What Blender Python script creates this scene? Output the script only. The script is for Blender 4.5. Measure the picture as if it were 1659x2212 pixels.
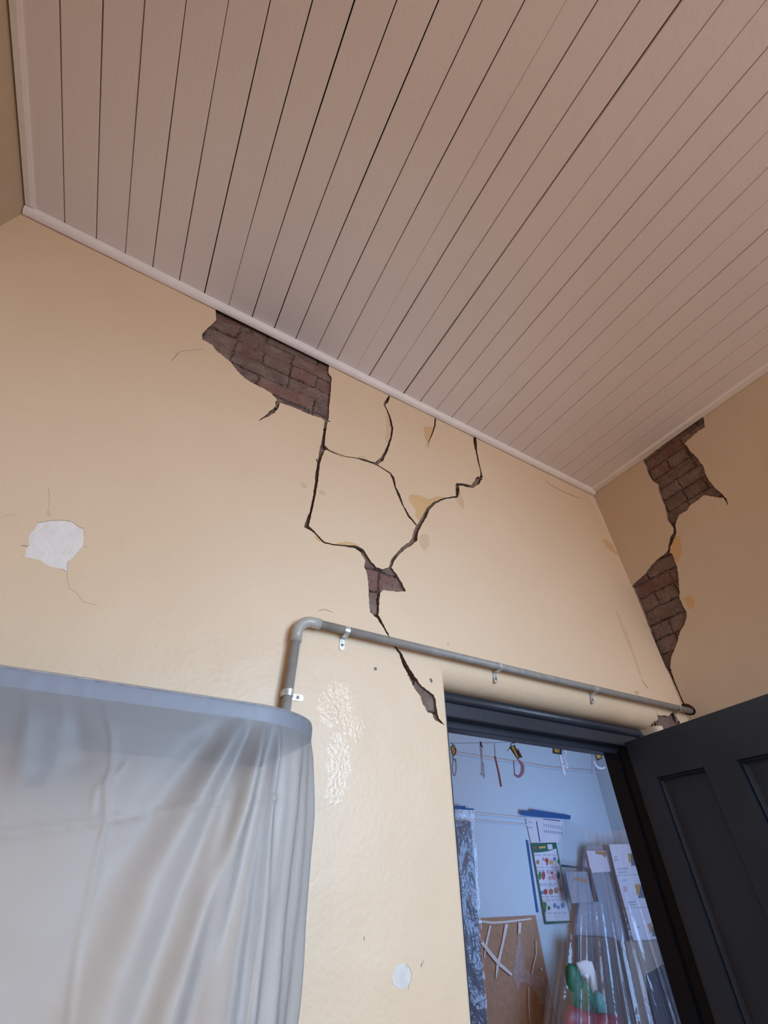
import bpy, bmesh, math, random
from mathutils import Vector, Matrix, geometry
random.seed(7)
sc = bpy.context.scene
for o in list(bpy.data.objects): bpy.data.objects.remove(o)
COL = sc.collection
EYE = 1.6                      # eye height; the camera stands at (0,0,EYE), back wall at y = D
D, XR, XL = 1.2, 2.39, -1.037  # back wall, right wall, left wall
ZC = 2.037 + EYE               # ceiling height

# ------------------------------------------------------------------ camera
FPX = 899.541
R = ((0.86966188, -0.49357955, 0.00821265), (0.32055248, 0.55198878, -0.76977561), (0.37541221, 0.67207709, 0.63826175))
cam = bpy.data.objects.new('camera', bpy.data.cameras.new('camera')); COL.objects.link(cam)
cam.data.sensor_fit = 'VERTICAL'; cam.data.sensor_height = 24.0
cam.data.lens = 24.0 * FPX / 2212.0
cam.data.clip_start = 0.02
m = Matrix.Identity(4)
for i in range(3):
    m[i][0] = R[0][i]; m[i][1] = -R[1][i]; m[i][2] = -R[2][i]
m[2][3] = EYE
cam.matrix_world = m
sc.camera = cam

def ray(px, py):
    a, b = (px - 829.5) / FPX, (py - 1106.0) / FPX
    return Vector([R[0][i] * a + R[1][i] * b + R[2][i] for i in range(3)])
def onY(px, py, y):
    r = ray(px, py); r = r * (y / r.y); return Vector((r.x, r.y, r.z + EYE))
def onX(px, py, x):
    r = ray(px, py); r = r * (x / r.x); return Vector((r.x, r.y, r.z + EYE))

# ------------------------------------------------------------------ light and exposure
sc.view_settings.view_transform = 'Standard'; sc.view_settings.look = 'None'
sc.view_settings.gamma = 1.0; sc.view_settings.use_curve_mapping = False
sc.view_settings.exposure = 0.0
w = bpy.data.worlds.new('world'); sc.world = w; w.use_nodes = True
w.node_tree.nodes['Background'].inputs[0].default_value = (1.0, 0.53, 0.29, 1)
w.node_tree.nodes['Background'].inputs[1].default_value = 0.74
def area(name, loc, target, sx, sy, power, col, spread=180):
    l = bpy.data.lights.new(name, 'AREA'); l.shape = 'RECTANGLE'; l.size = sx; l.size_y = sy; l.energy = power; l.color = col; l.spread = math.radians(spread)
    o = bpy.data.objects.new(name, l); COL.objects.link(o); o.location = loc
    o.rotation_euler = (Vector(target) - Vector(loc)).to_track_quat('-Z', 'Y').to_euler(); return o
area('window_light', (1.0, -1.4, 1.85), (0.45, 1.2, 1.35), 1.3, 1.2, 17.5, (0.64, 1.06, 1.56), 108)
area('side_fill_light', (-0.95, -1.3, 1.35), (2.3, 0.5, 2.6), 1.2, 1.4, 16, (1.0, 0.82, 0.70))  # added fill, no known window: lifts right wall, ceiling and door leaf
area('tall_window_light', (1.95, -3.0, 2.95), (0.45, 1.2, 1.9), 0.40, 1.5, 34, (0.9, 0.97, 1.05))
area('far_room_fill_light', (4.9, 2.0, 1.3), (2.3, 4.2, 1.9), 1.2, 1.4, 30, (0.44, 0.84, 1.60))  # added lamp for the far room, out of view and aimed clear of the jamb

# ------------------------------------------------------------------ materials
def mat(name, col, rough=0.6, metal=0.0, bump=0.0, bscale=60, var=0.0, vscale=3.0, spec=0.5, col2=None, detail=4, coat=0):
    m = bpy.data.materials.new(name); m.use_nodes = True; nt = m.node_tree; b = nt.nodes['Principled BSDF']
    b.inputs['Base Color'].default_value = (*col, 1); b.inputs['Roughness'].default_value = rough
    b.inputs['Metallic'].default_value = metal; b.inputs['Specular IOR Level'].default_value = spec
    b.inputs['Coat Weight'].default_value = coat
    tc = nt.nodes.new('ShaderNodeTexCoord')
    if var > 0 or col2:
        n = nt.nodes.new('ShaderNodeTexNoise'); n.inputs['Scale'].default_value = vscale; n.inputs['Detail'].default_value = detail
        nt.links.new(tc.outputs['Object'], n.inputs['Vector'])
        r = nt.nodes.new('ShaderNodeMapRange'); r.inputs[1].default_value = 0.35; r.inputs[2].default_value = 0.65
        nt.links.new(n.outputs['Fac'], r.inputs[0])
        mx = nt.nodes.new('ShaderNodeMix'); mx.data_type = 'RGBA'
        mx.inputs[6].default_value = (*col, 1)
        c2 = col2 if col2 else tuple(c * (1 - var) for c in col)
        mx.inputs[7].default_value = (*c2, 1)
        nt.links.new(r.outputs[0], mx.inputs[0]); nt.links.new(mx.outputs[2], b.inputs['Base Color'])
    if bump > 0:
        n2 = nt.nodes.new('ShaderNodeTexNoise'); n2.inputs['Scale'].default_value = bscale; n2.inputs['Detail'].default_value = 6
        nt.links.new(tc.outputs['Object'], n2.inputs['Vector'])
        bp = nt.nodes.new('ShaderNodeBump'); bp.inputs['Strength'].default_value = bump; bp.inputs['Distance'].default_value = 0.01
        nt.links.new(n2.outputs['Fac'], bp.inputs['Height']); nt.links.new(bp.outputs['Normal'], b.inputs['Normal'])
    return m

def wall_paint(name, col, col2, rough=0.40, fs=70, fb=0.2):
    m = mat(name, col, rough=rough, var=0.1, vscale=1.3, col2=col2, spec=0.4)
    nt = m.node_tree; b = nt.nodes['Principled BSDF']; tc = [n for n in nt.nodes if n.type == 'TEX_COORD'][0]
    big = nt.nodes.new('ShaderNodeTexNoise'); big.inputs['Scale'].default_value = 4; big.inputs['Detail'].default_value = 2
    fine = nt.nodes.new('ShaderNodeTexNoise'); fine.inputs['Scale'].default_value = fs; fine.inputs['Detail'].default_value = 4
    for n in (big, fine): nt.links.new(tc.outputs['Object'], n.inputs['Vector'])
    b1 = nt.nodes.new('ShaderNodeBump'); b1.inputs['Strength'].default_value = 0.5; b1.inputs['Distance'].default_value = 0.02
    b2 = nt.nodes.new('ShaderNodeBump'); b2.inputs['Strength'].default_value = fb; b2.inputs['Distance'].default_value = 0.006
    nt.links.new(big.outputs['Fac'], b1.inputs['Height']); nt.links.new(fine.outputs['Fac'], b2.inputs['Height'])
    nt.links.new(b1.outputs['Normal'], b2.inputs['Normal']); nt.links.new(b2.outputs['Normal'], b.inputs['Normal'])
    return m
M = {}
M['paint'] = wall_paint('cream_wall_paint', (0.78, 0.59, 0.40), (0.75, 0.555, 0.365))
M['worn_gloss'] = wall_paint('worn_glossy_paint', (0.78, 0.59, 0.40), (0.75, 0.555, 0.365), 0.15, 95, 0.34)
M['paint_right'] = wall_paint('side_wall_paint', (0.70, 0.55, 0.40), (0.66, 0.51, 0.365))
M['edge'] = mat('broken_plaster', (0.30, 0.195, 0.130), 0.95, bump=0.8, bscale=120, var=0.4, vscale=60)
M['ochre'] = mat('ochre_undercoat', (0.66, 0.39, 0.165), 0.8, col2=(0.70, 0.46, 0.24), vscale=90)
M['tan'] = mat('tan_undercoat', (0.66, 0.43, 0.235), 0.85, col2=(0.68, 0.52, 0.35), vscale=120)
M['filler'] = mat('white_filler', (0.84, 0.76, 0.68), 0.85, bump=0.5, bscale=60, var=0.07, vscale=30)
M['old_filler'] = mat('grey_white_filler', (0.73, 0.69, 0.62), 0.7, bump=0.3, bscale=60, var=0.12, vscale=40)
M['mark'] = mat('dark_mark', (0.22, 0.19, 0.17), 0.9, var=0.4, vscale=200)
M['crease'] = mat('old_repair_line', (0.42, 0.33, 0.24), 0.9, var=0.3, vscale=200)
M['redmark'] = mat('reddish_mark', (0.50, 0.24, 0.15), 0.9, var=0.3, vscale=200)
M['board'] = mat('ceiling_board_paint', (0.90, 0.82, 0.80), 0.5, bump=0.12, bscale=40, var=0.04, vscale=2, spec=0.3)
M['cavity'] = mat('dark_cavity', (0.015, 0.012, 0.01), 0.95)
M['trim'] = mat('cornice_paint', (0.92, 0.85, 0.80), 0.45, bump=0.25, bscale=45, var=0.05, vscale=8)
M['pvc'] = mat('grey_pvc', (0.34, 0.315, 0.285), 0.5, bump=0.1, bscale=200, col2=(0.27, 0.25, 0.225), vscale=25)
M['fitting'] = mat('pale_pvc_fitting', (0.46, 0.42, 0.36), 0.3, var=0.08, vscale=20)
M['zinc'] = mat('zinc_clip', (0.74, 0.76, 0.74), 0.32, metal=0.55, bump=0.2, bscale=150, var=0.3, vscale=80)
M['dull_zinc'] = mat('dull_zinc_clip', (0.36, 0.33, 0.28), 0.5, metal=0.3, bump=0.2, bscale=150, var=0.3, vscale=80)
M['smear'] = mat('pale_repair_smear', (0.80, 0.655, 0.50), 0.6, var=0.05, vscale=40)
M['core'] = mat('rough_masonry', (0.36, 0.22, 0.15), 0.95, bump=0.8, bscale=120, var=0.4, vscale=60)
M['screw'] = mat('screw_steel', (0.18, 0.18, 0.18), 0.4, metal=1.0, var=0.3, vscale=300)
M['navy'] = mat('navy_grey_gloss', (0.034, 0.042, 0.058), 0.36, bump=0.15, bscale=30, var=0.15, vscale=5, spec=0.45)
M['jamb'] = mat('dark_right_jamb', (0.010, 0.012, 0.018), 0.6, var=0.15, vscale=5, spec=0.15)  # right jamb only, darker than the head and left jamb
M['leaf'] = mat('navy_grey_door', (0.038, 0.053, 0.082), 0.5, bump=0.18, bscale=25, var=0.15, vscale=5, spec=0.4)
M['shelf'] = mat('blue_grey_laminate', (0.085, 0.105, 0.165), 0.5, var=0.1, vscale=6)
M['underside'] = mat('shaded_board', (0.022, 0.026, 0.036), 0.7, var=0.1, vscale=6)  # shelf board: shade beneath the shelf put into its near-black colour
M['bracket'] = mat('dark_bracket', (0.05, 0.05, 0.06), 0.6, var=0.2, vscale=30)
M['floor'] = mat('wood_floor', (0.26, 0.135, 0.065), 0.4, bump=0.1, bscale=20, var=0.3, vscale=6)
M['farwall'] = mat('far_room_paint', (0.55, 0.72, 0.80), 0.6, bump=0.08, bscale=40, var=0.03, vscale=2)
M['farrail'] = mat('far_room_rail', (0.60, 0.66, 0.70), 0.5, var=0.05, vscale=5)
M['tape'] = mat('blue_tape', (0.012, 0.105, 0.33), 0.55, bump=0.4, bscale=90, var=0.25, vscale=60)
M['black'] = mat('black_card', (0.012, 0.012, 0.015), 0.5, var=0.2, vscale=50)
M['yellow'] = mat('yellow_label', (0.50, 0.33, 0.03), 0.5, var=0.25, vscale=60)
M['white'] = mat('white_card', (0.60, 0.68, 0.74), 0.5, var=0.05, vscale=30)
M['greycard'] = mat('grey_card', (0.30, 0.35, 0.42), 0.5, var=0.1, vscale=30)
M['pink'] = mat('pink_card', (0.30, 0.12, 0.18), 0.5, var=0.3, vscale=30)
M['redstick'] = mat('red_stick', (0.22, 0.03, 0.03), 0.5, var=0.2, vscale=30)
M['kraft'] = mat('brown_board', (0.44, 0.28, 0.17), 0.8, bump=0.2, bscale=60, var=0.15, vscale=30)
M['torn'] = mat('torn_board_layer', (0.46, 0.38, 0.33), 0.9, bump=0.5, bscale=60, var=0.2, vscale=40)
M['glue'] = mat('white_glue', (0.72, 0.70, 0.66), 0.6, var=0.1, vscale=50)
M['paper'] = mat('white_paper', (0.68, 0.72, 0.80), 0.6, var=0.04, vscale=9)
M['green'] = mat('dark_green_print', (0.02, 0.12, 0.075), 0.5, var=0.1, vscale=40)
M['c_red'] = mat('print_red', (0.45, 0.06, 0.06), 0.5, var=0.1, vscale=60)
M['c_yel'] = mat('print_yellow', (0.62, 0.50, 0.08), 0.5, var=0.1, vscale=60)
M['c_grn'] = mat('print_green', (0.05, 0.22, 0.06), 0.5, var=0.1, vscale=60)
M['c_blu'] = mat('print_blue', (0.12, 0.28, 0.55), 0.5, var=0.1, vscale=60)
M['c_brn'] = mat('print_brown', (0.42, 0.22, 0.12), 0.5, var=0.1, vscale=60)
M['c_pnk'] = mat('print_pink', (0.65, 0.42, 0.50), 0.5, var=0.1, vscale=60)
M['c_ink'] = mat('print_ink', (0.10, 0.12, 0.18), 0.5, var=0.2, vscale=60)
M['c_pal'] = mat('print_pale_blue', (0.38, 0.52, 0.62), 0.5, var=0.1, vscale=60)
M['amber'] = mat('print_amber', (0.55, 0.33, 0.06), 0.5, var=0.2, vscale=60)
M['greypanel'] = mat('grey_blue_panel', (0.05, 0.085, 0.15), 0.5, bump=0.5, bscale=30, var=0.3, vscale=20)
M['dark'] = mat('dark_frame', (0.02, 0.03, 0.05), 0.5, var=0.2, vscale=20)
M['brownbox'] = mat('brown_box', (0.13, 0.11, 0.10), 0.8, var=0.2, vscale=10)
M['tanbox'] = mat('tan_box', (0.33, 0.28, 0.23), 0.8, var=0.15, vscale=10)
M['greenbag'] = mat('green_bag', (0.012, 0.16, 0.06), 0.5, bump=0.4, bscale=20, var=0.3, vscale=12)
M['redbag'] = mat('red_bag', (0.30, 0.012, 0.03), 0.4, bump=0.4, bscale=20, var=0.3, vscale=12)
M['teal'] = mat('teal_bag', (0.08, 0.36, 0.33), 0.5, bump=0.4, bscale=20, var=0.2, vscale=12)
M['navybox'] = mat('navy_box', (0.008, 0.015, 0.04), 0.5, var=0.2, vscale=12)

# brick: colour comes from a per-brick attribute, dust and grime from noise
def brick_material():
    m = bpy.data.materials.new('old_brick'); m.use_nodes = True; nt = m.node_tree; b = nt.nodes['Principled BSDF']
    b.inputs['Roughness'].default_value = 0.95; b.inputs['Specular IOR Level'].default_value = 0.15
    a = nt.nodes.new('ShaderNodeAttribute'); a.attribute_name = 'brick'
    tc = nt.nodes.new('ShaderNodeTexCoord')
    n = nt.nodes.new('ShaderNodeTexNoise'); n.inputs['Scale'].default_value = 13; n.inputs['Detail'].default_value = 10; n.inputs['Roughness'].default_value = 0.7
    nt.links.new(tc.outputs['Object'], n.inputs['Vector'])
    r = nt.nodes.new('ShaderNodeMapRange'); r.inputs[1].default_value = 0.46; r.inputs[2].default_value = 0.70; r.inputs[4].default_value = 0.8
    nt.links.new(n.outputs['Fac'], r.inputs[0])
    mx = nt.nodes.new('ShaderNodeMix'); mx.data_type = 'RGBA'
    nt.links.new(r.outputs[0], mx.inputs[0]); nt.links.new(a.outputs['Color'], mx.inputs[6]); mx.inputs[7].default_value = (0.30, 0.235, 0.195, 1)
    n3 = nt.nodes.new('ShaderNodeTexNoise'); n3.inputs['Scale'].default_value = 90; n3.inputs['Detail'].default_value = 6
    nt.links.new(tc.outputs['Object'], n3.inputs['Vector'])
    r3 = nt.nodes.new('ShaderNodeMapRange'); r3.inputs[1].default_value = 0.56; r3.inputs[2].default_value = 0.7; r3.inputs[4].default_value = 0.6
    nt.links.new(n3.outputs['Fac'], r3.inputs[0])
    mx2 = nt.nodes.new('ShaderNodeMix'); mx2.data_type = 'RGBA'
    nt.links.new(r3.outputs[0], mx2.inputs[0]); nt.links.new(mx.outputs[2], mx2.inputs[6]); mx2.inputs[7].default_value = (0.045, 0.028, 0.024, 1)
    nt.links.new(mx2.outputs[2], b.inputs['Base Color'])
    bp = nt.nodes.new('ShaderNodeBump'); bp.inputs['Strength'].default_value = 0.9; bp.inputs['Distance'].default_value = 0.008
    nt.links.new(n3.outputs['Fac'], bp.inputs['Height']); nt.links.new(bp.outputs['Normal'], b.inputs['Normal'])
    return m
M['brick'] = brick_material()

def plastic(name, alpha, milky, gloss_rough, col, translucent=0.5, gloss=0.25, bumps=0.4, bscale=18, blur=0):
    m = bpy.data.materials.new(name); m.use_nodes = True; nt = m.node_tree; nt.nodes.clear()
    out = nt.nodes.new('ShaderNodeOutputMaterial')
    tr = nt.nodes.new('ShaderNodeBsdfTransparent'); df = nt.nodes.new('ShaderNodeBsdfDiffuse'); tl = nt.nodes.new('ShaderNodeBsdfTranslucent')
    gl = nt.nodes.new('ShaderNodeBsdfGlossy'); gl.inputs['Roughness'].default_value = gloss_rough
    df.inputs['Color'].default_value = (*col, 1); tl.inputs['Color'].default_value = (*col, 1)
    m1 = nt.nodes.new('ShaderNodeMixShader'); m1.inputs[0].default_value = translucent
    nt.links.new(df.outputs[0], m1.inputs[1]); nt.links.new(tl.outputs[0], m1.inputs[2])
    m2 = nt.nodes.new('ShaderNodeMixShader'); m2.inputs[0].default_value = milky
    src = tr
    if blur:
        rf = nt.nodes.new('ShaderNodeBsdfRefraction'); rf.inputs['IOR'].default_value = 1.22; rf.inputs['Roughness'].default_value = 0.75
        mb = nt.nodes.new('ShaderNodeMixShader'); mb.inputs[0].default_value = blur
        nt.links.new(tr.outputs[0], mb.inputs[1]); nt.links.new(rf.outputs[0], mb.inputs[2]); src = mb
    nt.links.new(src.outputs[0], m2.inputs[1]); nt.links.new(m1.outputs[0], m2.inputs[2])
    fr = nt.nodes.new('ShaderNodeLayerWeight'); fr.inputs['Blend'].default_value = 0.35
    mu = nt.nodes.new('ShaderNodeMath'); mu.operation = 'MULTIPLY_ADD'; mu.inputs[1].default_value = gloss; mu.inputs[2].default_value = gloss * 0.25
    nt.links.new(fr.outputs['Facing'], mu.inputs[0])
    m3 = nt.nodes.new('ShaderNodeMixShader'); nt.links.new(mu.outputs[0], m3.inputs[0])
    nt.links.new(m2.outputs[0], m3.inputs[1]); nt.links.new(gl.outputs[0], m3.inputs[2])
    tc = nt.nodes.new('ShaderNodeTexCoord'); n = nt.nodes.new('ShaderNodeTexNoise'); n.inputs['Scale'].default_value = bscale; n.inputs['Detail'].default_value = 3
    nt.links.new(tc.outputs['Object'], n.inputs['Vector'])
    bp = nt.nodes.new('ShaderNodeBump'); bp.inputs['Strength'].default_value = bumps; bp.inputs['Distance'].default_value = 0.02
    nt.links.new(n.outputs['Fac'], bp.inputs['Height'])
    for s in (df, tl, gl): nt.links.new(bp.outputs['Normal'], s.inputs['Normal'])
    nt.links.new(m3.outputs[0], out.inputs[0])
    return m
M['sheet'] = plastic('milky_plastic_sheet', 1, 0.46, 0.5, (0.60, 0.61, 0.63), 0.40, 0.10, 0.12, 14, 0.65)
M['clear'] = plastic('clear_plastic_sheet', 1, 0.10, 0.12, (0.66, 0.70, 0.74), 0.4, 0.20, 0.25, 12)
M['wrap'] = plastic('plastic_wrapping', 1, 0.08, 0.16, (0.70, 0.76, 0.82), 0.4, 0.16, 0.4, 30)

# ------------------------------------------------------------------ object helpers
def tag(o, label=None, cat=None, group=None, kind=None):
    if label: o['label'] = label
    if cat: o['category'] = cat
    if group: o['group'] = group
    if kind: o['kind'] = kind
    return o
def obj(name, bm, mats, parent=None, smooth=False, **kw):
    me = bpy.data.meshes.new(name); bm.to_mesh(me); bm.free()
    for x in (mats if isinstance(mats, (list, tuple)) else [mats]): me.materials.append(x)
    if smooth:
        for p in me.polygons: p.use_smooth = True
    o = bpy.data.objects.new(name, me); COL.objects.link(o)
    if parent: o.parent = parent; o.matrix_parent_inverse = Matrix.Translation(-Vector(parent.location))
    return tag(o, **kw)
def empty(name, loc, **kw):
    o = bpy.data.objects.new(name, None); COL.objects.link(o); o.location = loc; o.empty_display_size = 0.05
    return tag(o, **kw)
def box(bm, a, b, mi=0):
    x0, y0, z0 = a; x1, y1, z1 = b
    v = [bm.verts.new(p) for p in ((x0,y0,z0),(x1,y0,z0),(x1,y1,z0),(x0,y1,z0),(x0,y0,z1),(x1,y0,z1),(x1,y1,z1),(x0,y1,z1))]
    for f in ((0,3,2,1),(4,5,6,7),(0,1,5,4),(1,2,6,5),(2,3,7,6),(3,0,4,7)):
        bm.faces.new([v[i] for i in f]).material_index = mi
    return v
def bevel(bm, w, seg=2):
    bmesh.ops.bevel(bm, geom=list(bm.edges), offset=w, segments=seg, affect='EDGES', profile=0.5)
def sweep(bm, prof, path, closed=True, mi=0, caps=True):
    """prof: function(i, point)->list of Vector ring; path length n"""
    rings = [[bm.verts.new(p) for p in prof(i, path[i])] for i in range(len(path))]
    n = len(rings[0])
    for a, b in zip(rings, rings[1:]):
        for k in range(n if closed else n - 1):
            bm.faces.new((a[k], a[(k+1) % n], b[(k+1) % n], b[k])).material_index = mi
    if caps and closed:
        bm.faces.new(rings[0][::-1]); bm.faces.new(rings[-1])
def tube(bm, pts, r, n=20, mi=0):
    pts = [Vector(p) for p in pts]
    def frame(i):
        t = (pts[min(i+1, len(pts)-1)] - pts[max(i-1, 0)]).normalized()
        up = Vector((0,1,0)) if abs(t.y) < 0.9 else Vector((0,0,1))
        u = t.cross(up).normalized(); return u, t.cross(u).normalized()
    rr = r if isinstance(r, (list, tuple)) else [r] * len(pts)
    sweep(bm, lambda i, p: [p + (frame(i)[0] * math.cos(a) + frame(i)[1] * math.sin(a)) * rr[i] for a in (2*math.pi*k/n for k in range(n))], pts, mi=mi)
def inside(p, poly):
    x, y = p; c = False; j = len(poly) - 1
    for i in range(len(poly)):
        xi, yi = poly[i]; xj, yj = poly[j]
        if (yi > y) != (yj > y) and x < (xj - xi) * (y - yi) / (yj - yi) + xi: c = not c
        j = i
    return c
def jag(poly, amp=0.7, step=4.0, closed=True):
    out = []; n = len(poly)
    for i in range(n if closed else n - 1):
        a = Vector(poly[i]); b = Vector(poly[(i+1) % n]); L = (b - a).length; k = max(1, int(L / step))
        for j in range(k):
            p = a.lerp(b, j / k); q = amp if j else amp * 0.4
            out.append((p.x + random.uniform(-q, q), p.y + random.uniform(-q, q)))
    if not closed: out.append(tuple(poly[-1]))
    return out
CW = 1.22
def ribbon(pts, amp=0.25, taper0=False, taper1=False):
    """pts: (x, y, width) in photo pixels -> closed outline with ragged sides"""
    fine = []
    pts = [(x, y, w_*CW) for x, y, w_ in pts]
    for (x0,y0,w0),(x1,y1,w1) in zip(pts, pts[1:]):
        L = math.hypot(x1-x0, y1-y0); k = max(1, int(L/4))
        for j in range(k):
            t = j/k; fine.append((x0+(x1-x0)*t, y0+(y1-y0)*t, w0+(w1-w0)*t))
    fine.append(pts[-1]); Ls, Rs = [], []
    for i, (x, y, w) in enumerate(fine):
        a = fine[max(i-1,0)]; b = fine[min(i+1,len(fine)-1)]
        tx, ty = b[0]-a[0], b[1]-a[1]; l = math.hypot(tx, ty) or 1; nx, ny = -ty/l, tx/l
        if (taper0 and i == 0) or (taper1 and i == len(fine)-1): w = 0.15
        am = min(amp * (0.4 + w * 0.25), w * 0.45); cx = random.uniform(-am, am)*0.8; cy = random.uniform(-am, am)*0.8
        h1 = max(0.2*w, w/2 + random.uniform(-am, am)); h2 = max(0.2*w, w/2 + random.uniform(-am, am))
        Ls.append((x+cx+nx*h1, y+cy+ny*h1)); Rs.append((x+cx-nx*h2, y+cy-ny*h2))
    return Ls + Rs[::-1]
def zm(pts, x0, y0, s):
    return [(x0 + p[0]/s, y0 + p[1]/s, *(q/s for q in p[2:])) for p in pts]

def plaster(bm, outline, holes, patches, to3, back, depth, spikes=0):
    """outline/holes/patches are 2D loops on the wall; faces inside holes vanish, rims go back by depth"""
    verts, edges = [], []
    def add(loop):
        s = len(verts); verts.extend(Vector(p) for p in loop); n = len(loop)
        edges.extend((s+i, s+(i+1) % n) for i in range(n))
    add(outline)
    for h in holes: add(h)
    for p, _ in patches: add(p)
    vs, es, fs, *_ = geometry.delaunay_2d_cdt(verts, edges, [], 0, 1e-6)
    def bb(l): return (min(p[0] for p in l), max(p[0] for p in l), min(p[1] for p in l), max(p[1] for p in l))
    def test(c, l, b): return b[0] <= c[0] <= b[1] and b[2] <= c[1] <= b[3] and inside(c, l)
    hb = [(h, bb(h)) for h in holes]; pb = [(p, bb(p), mi) for p, mi in patches]; ob = bb(outline)
    bv = [None] * len(vs); made = []
    for f in fs:
        c = (sum(vs[i][0] for i in f)/len(f), sum(vs[i][1] for i in f)/len(f))
        if not test(c, outline, ob) or any(test(c, h, b) for h, b in hb): continue
        mi = 0
        for p, b, k in pb:
            if test(c, p, b): mi = k
        for i in f:
            if bv[i] is None: bv[i] = bm.verts.new(to3(vs[i]))
        try: fc = bm.faces.new([bv[i] for i in f])
        except ValueError: continue
        fc.material_index = mi; made.append(fc)
    be = {e for f in made for e in f.edges if len(e.link_faces) == 1}
    bk = {}
    for e in be:
        q = []
        for v in e.verts:
            if v not in bk: bk[v] = bm.verts.new(v.co + back * depth)
            q.append(bk[v])
        try: bm.faces.new((e.verts[0], e.verts[1], q[1], q[0])).material_index = 1
        except ValueError: pass
    bmesh.ops.recalc_face_normals(bm, faces=bm.faces)

# ------------------------------------------------------------------ tracing on the back wall (photo pixels)
A1 = (350, 620, 3.0164); A2 = (620, 820, 3.318); A3 = (1260, 860, 2.99); A4 = (560, 1260, 3.318); A5 = (980, 860, 4.1475)
W0 = (0, 1000, 6.146); W1 = (760, 1900, 7.09)
P = lambda pts, z: zm(pts, *z)
holesB = [
 jag(P([(350,100),(352,215),(335,235),(295,270),(262,305),(262,345),(290,355),(325,375),(350,410),(400,450),(445,485),(485,540),(540,595),(600,632),(660,660),(710,690),(745,730),(760,750),(860,785),(950,825),(1050,858),(1085,865),(1090,780),(1100,680),(1105,590),(1085,560),(1085,530),(1095,460)], A1), 0.8, 3.5),
 ribbon(P([(752,740,22),(752,780,18),(715,818,22),(672,846,10),(632,870,3)], A1), 0.4),
 ribbon(P([(1045,850,12),(1070,868,12),(1097,877,3)], A1)),
 ribbon(P([(285,270,22),(276,330,16),(262,430,16),(252,500,30),(230,590,16),(215,680,20),(208,760,17),(190,860,15),(170,950,14),(146,1030,26),(137,1062,26)], A2)),
 ribbon(P([(262,470,8),(280,505,10)], A2)),
 ribbon(P([(212,568,6),(222,600,10)], A2)),
 ribbon(P([(137,1050,24),(165,1068,14),(200,1098,9),(240,1142,9),(268,1168,9),(320,1180,8),(400,1190,8),(480,1198,15),(530,1220,24),(565,1275,26),(600,1320,22),(640,1357,18),(690,1370,16),(737,1352,16)], A2)),
 jag(P([(565,1280),(600,1330),(640,1362),(690,1372),(745,1345),(790,1400),(820,1450),(852,1516),(800,1522),(740,1515),(690,1510),(668,1530),(662,1580),(660,1640),(655,1690),(630,1700),(595,1665),(588,1600),(585,1520),(580,1440),(568,1370),(552,1340)], A2), 0.6, 3.5),
 ribbon(P([(828,215,26),(850,240,18),(880,290,13),(915,355,8),(945,410,5),(975,455,10),(1008,500,14),(1035,560,22),(1075,640,28),(1112,700,38),(1150,765,42)], A4)),
 jag(P([(1118,745),(1165,735),(1215,772),(1250,800),(1265,830),(1272,900),(1285,960),(1328,1020),(1290,995),(1255,978),(1240,935),(1205,922),(1190,890),(1170,860),(1158,810),(1130,778)], A4), 0.8, 3),
 ribbon(P([(737,1350,16),(760,1290,19),(800,1240,18),(840,1205,22),(885,1175,22),(912,1145,34),(925,1090,28),(935,1060,28),(960,1030,24),(985,980,24),(1010,930,20),(1050,890,14),(1100,862,10),(1140,850,8),(1190,843,8),(1218,838,14),(1222,800,22),(1220,752,20)], A2)),
 ribbon(P([(1212,750,14),(1270,755,14),(1325,768,18),(1360,735,32),(1385,702,32)], A2)),
 ribbon(P([(1392,705,18),(1393,680,8),(1385,640,6),(1370,580,8),(1357,510,10),(1350,460,20),(1344,410,14)], A2)),
 ribbon(P([(732,118,10),(715,158,20),(697,180,9),(715,215,6),(740,280,10),(755,350,13),(745,420,10),(715,500,15),(680,570,22),(640,602,20)], A2)),
 ribbon(P([(262,478,20),(300,508,8),(350,530,5),(420,552,4),(500,562,5),(550,575,12),(600,592,10),(640,605,14)], A2)),
 ribbon(P([(640,608,6),(700,645,6),(740,670,8),(762,710,15),(775,770,8),(800,820,15),(818,870,11),(835,910,6),(870,975,12),(925,1040,8),(937,1058,8)], A2)),
 ribbon(P([(1062,280,9),(1060,330,8),(1040,390,7),(1012,455,4)], A2)),
 jag(P([(473,2038),(490,2050),(525,2050),(545,2055),(580,2030),(600,2060),(625,2095),(615,2140),(560,2200),(520,2170),(500,2120),(468,2095)], A3), 0.7, 3),
 ribbon(P([(900,330,3),(930,365,3)], A4)),
]
thin = lambda pts, z, w=3.5: ribbon([(x, y, w/z[2]/CW) for x, y in P(pts, z)], 0.1, True, True)
OC, TN, FI, MK, CR, RD, WG, OF = 2, 3, 4, 5, 6, 7, 8, 9
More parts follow.
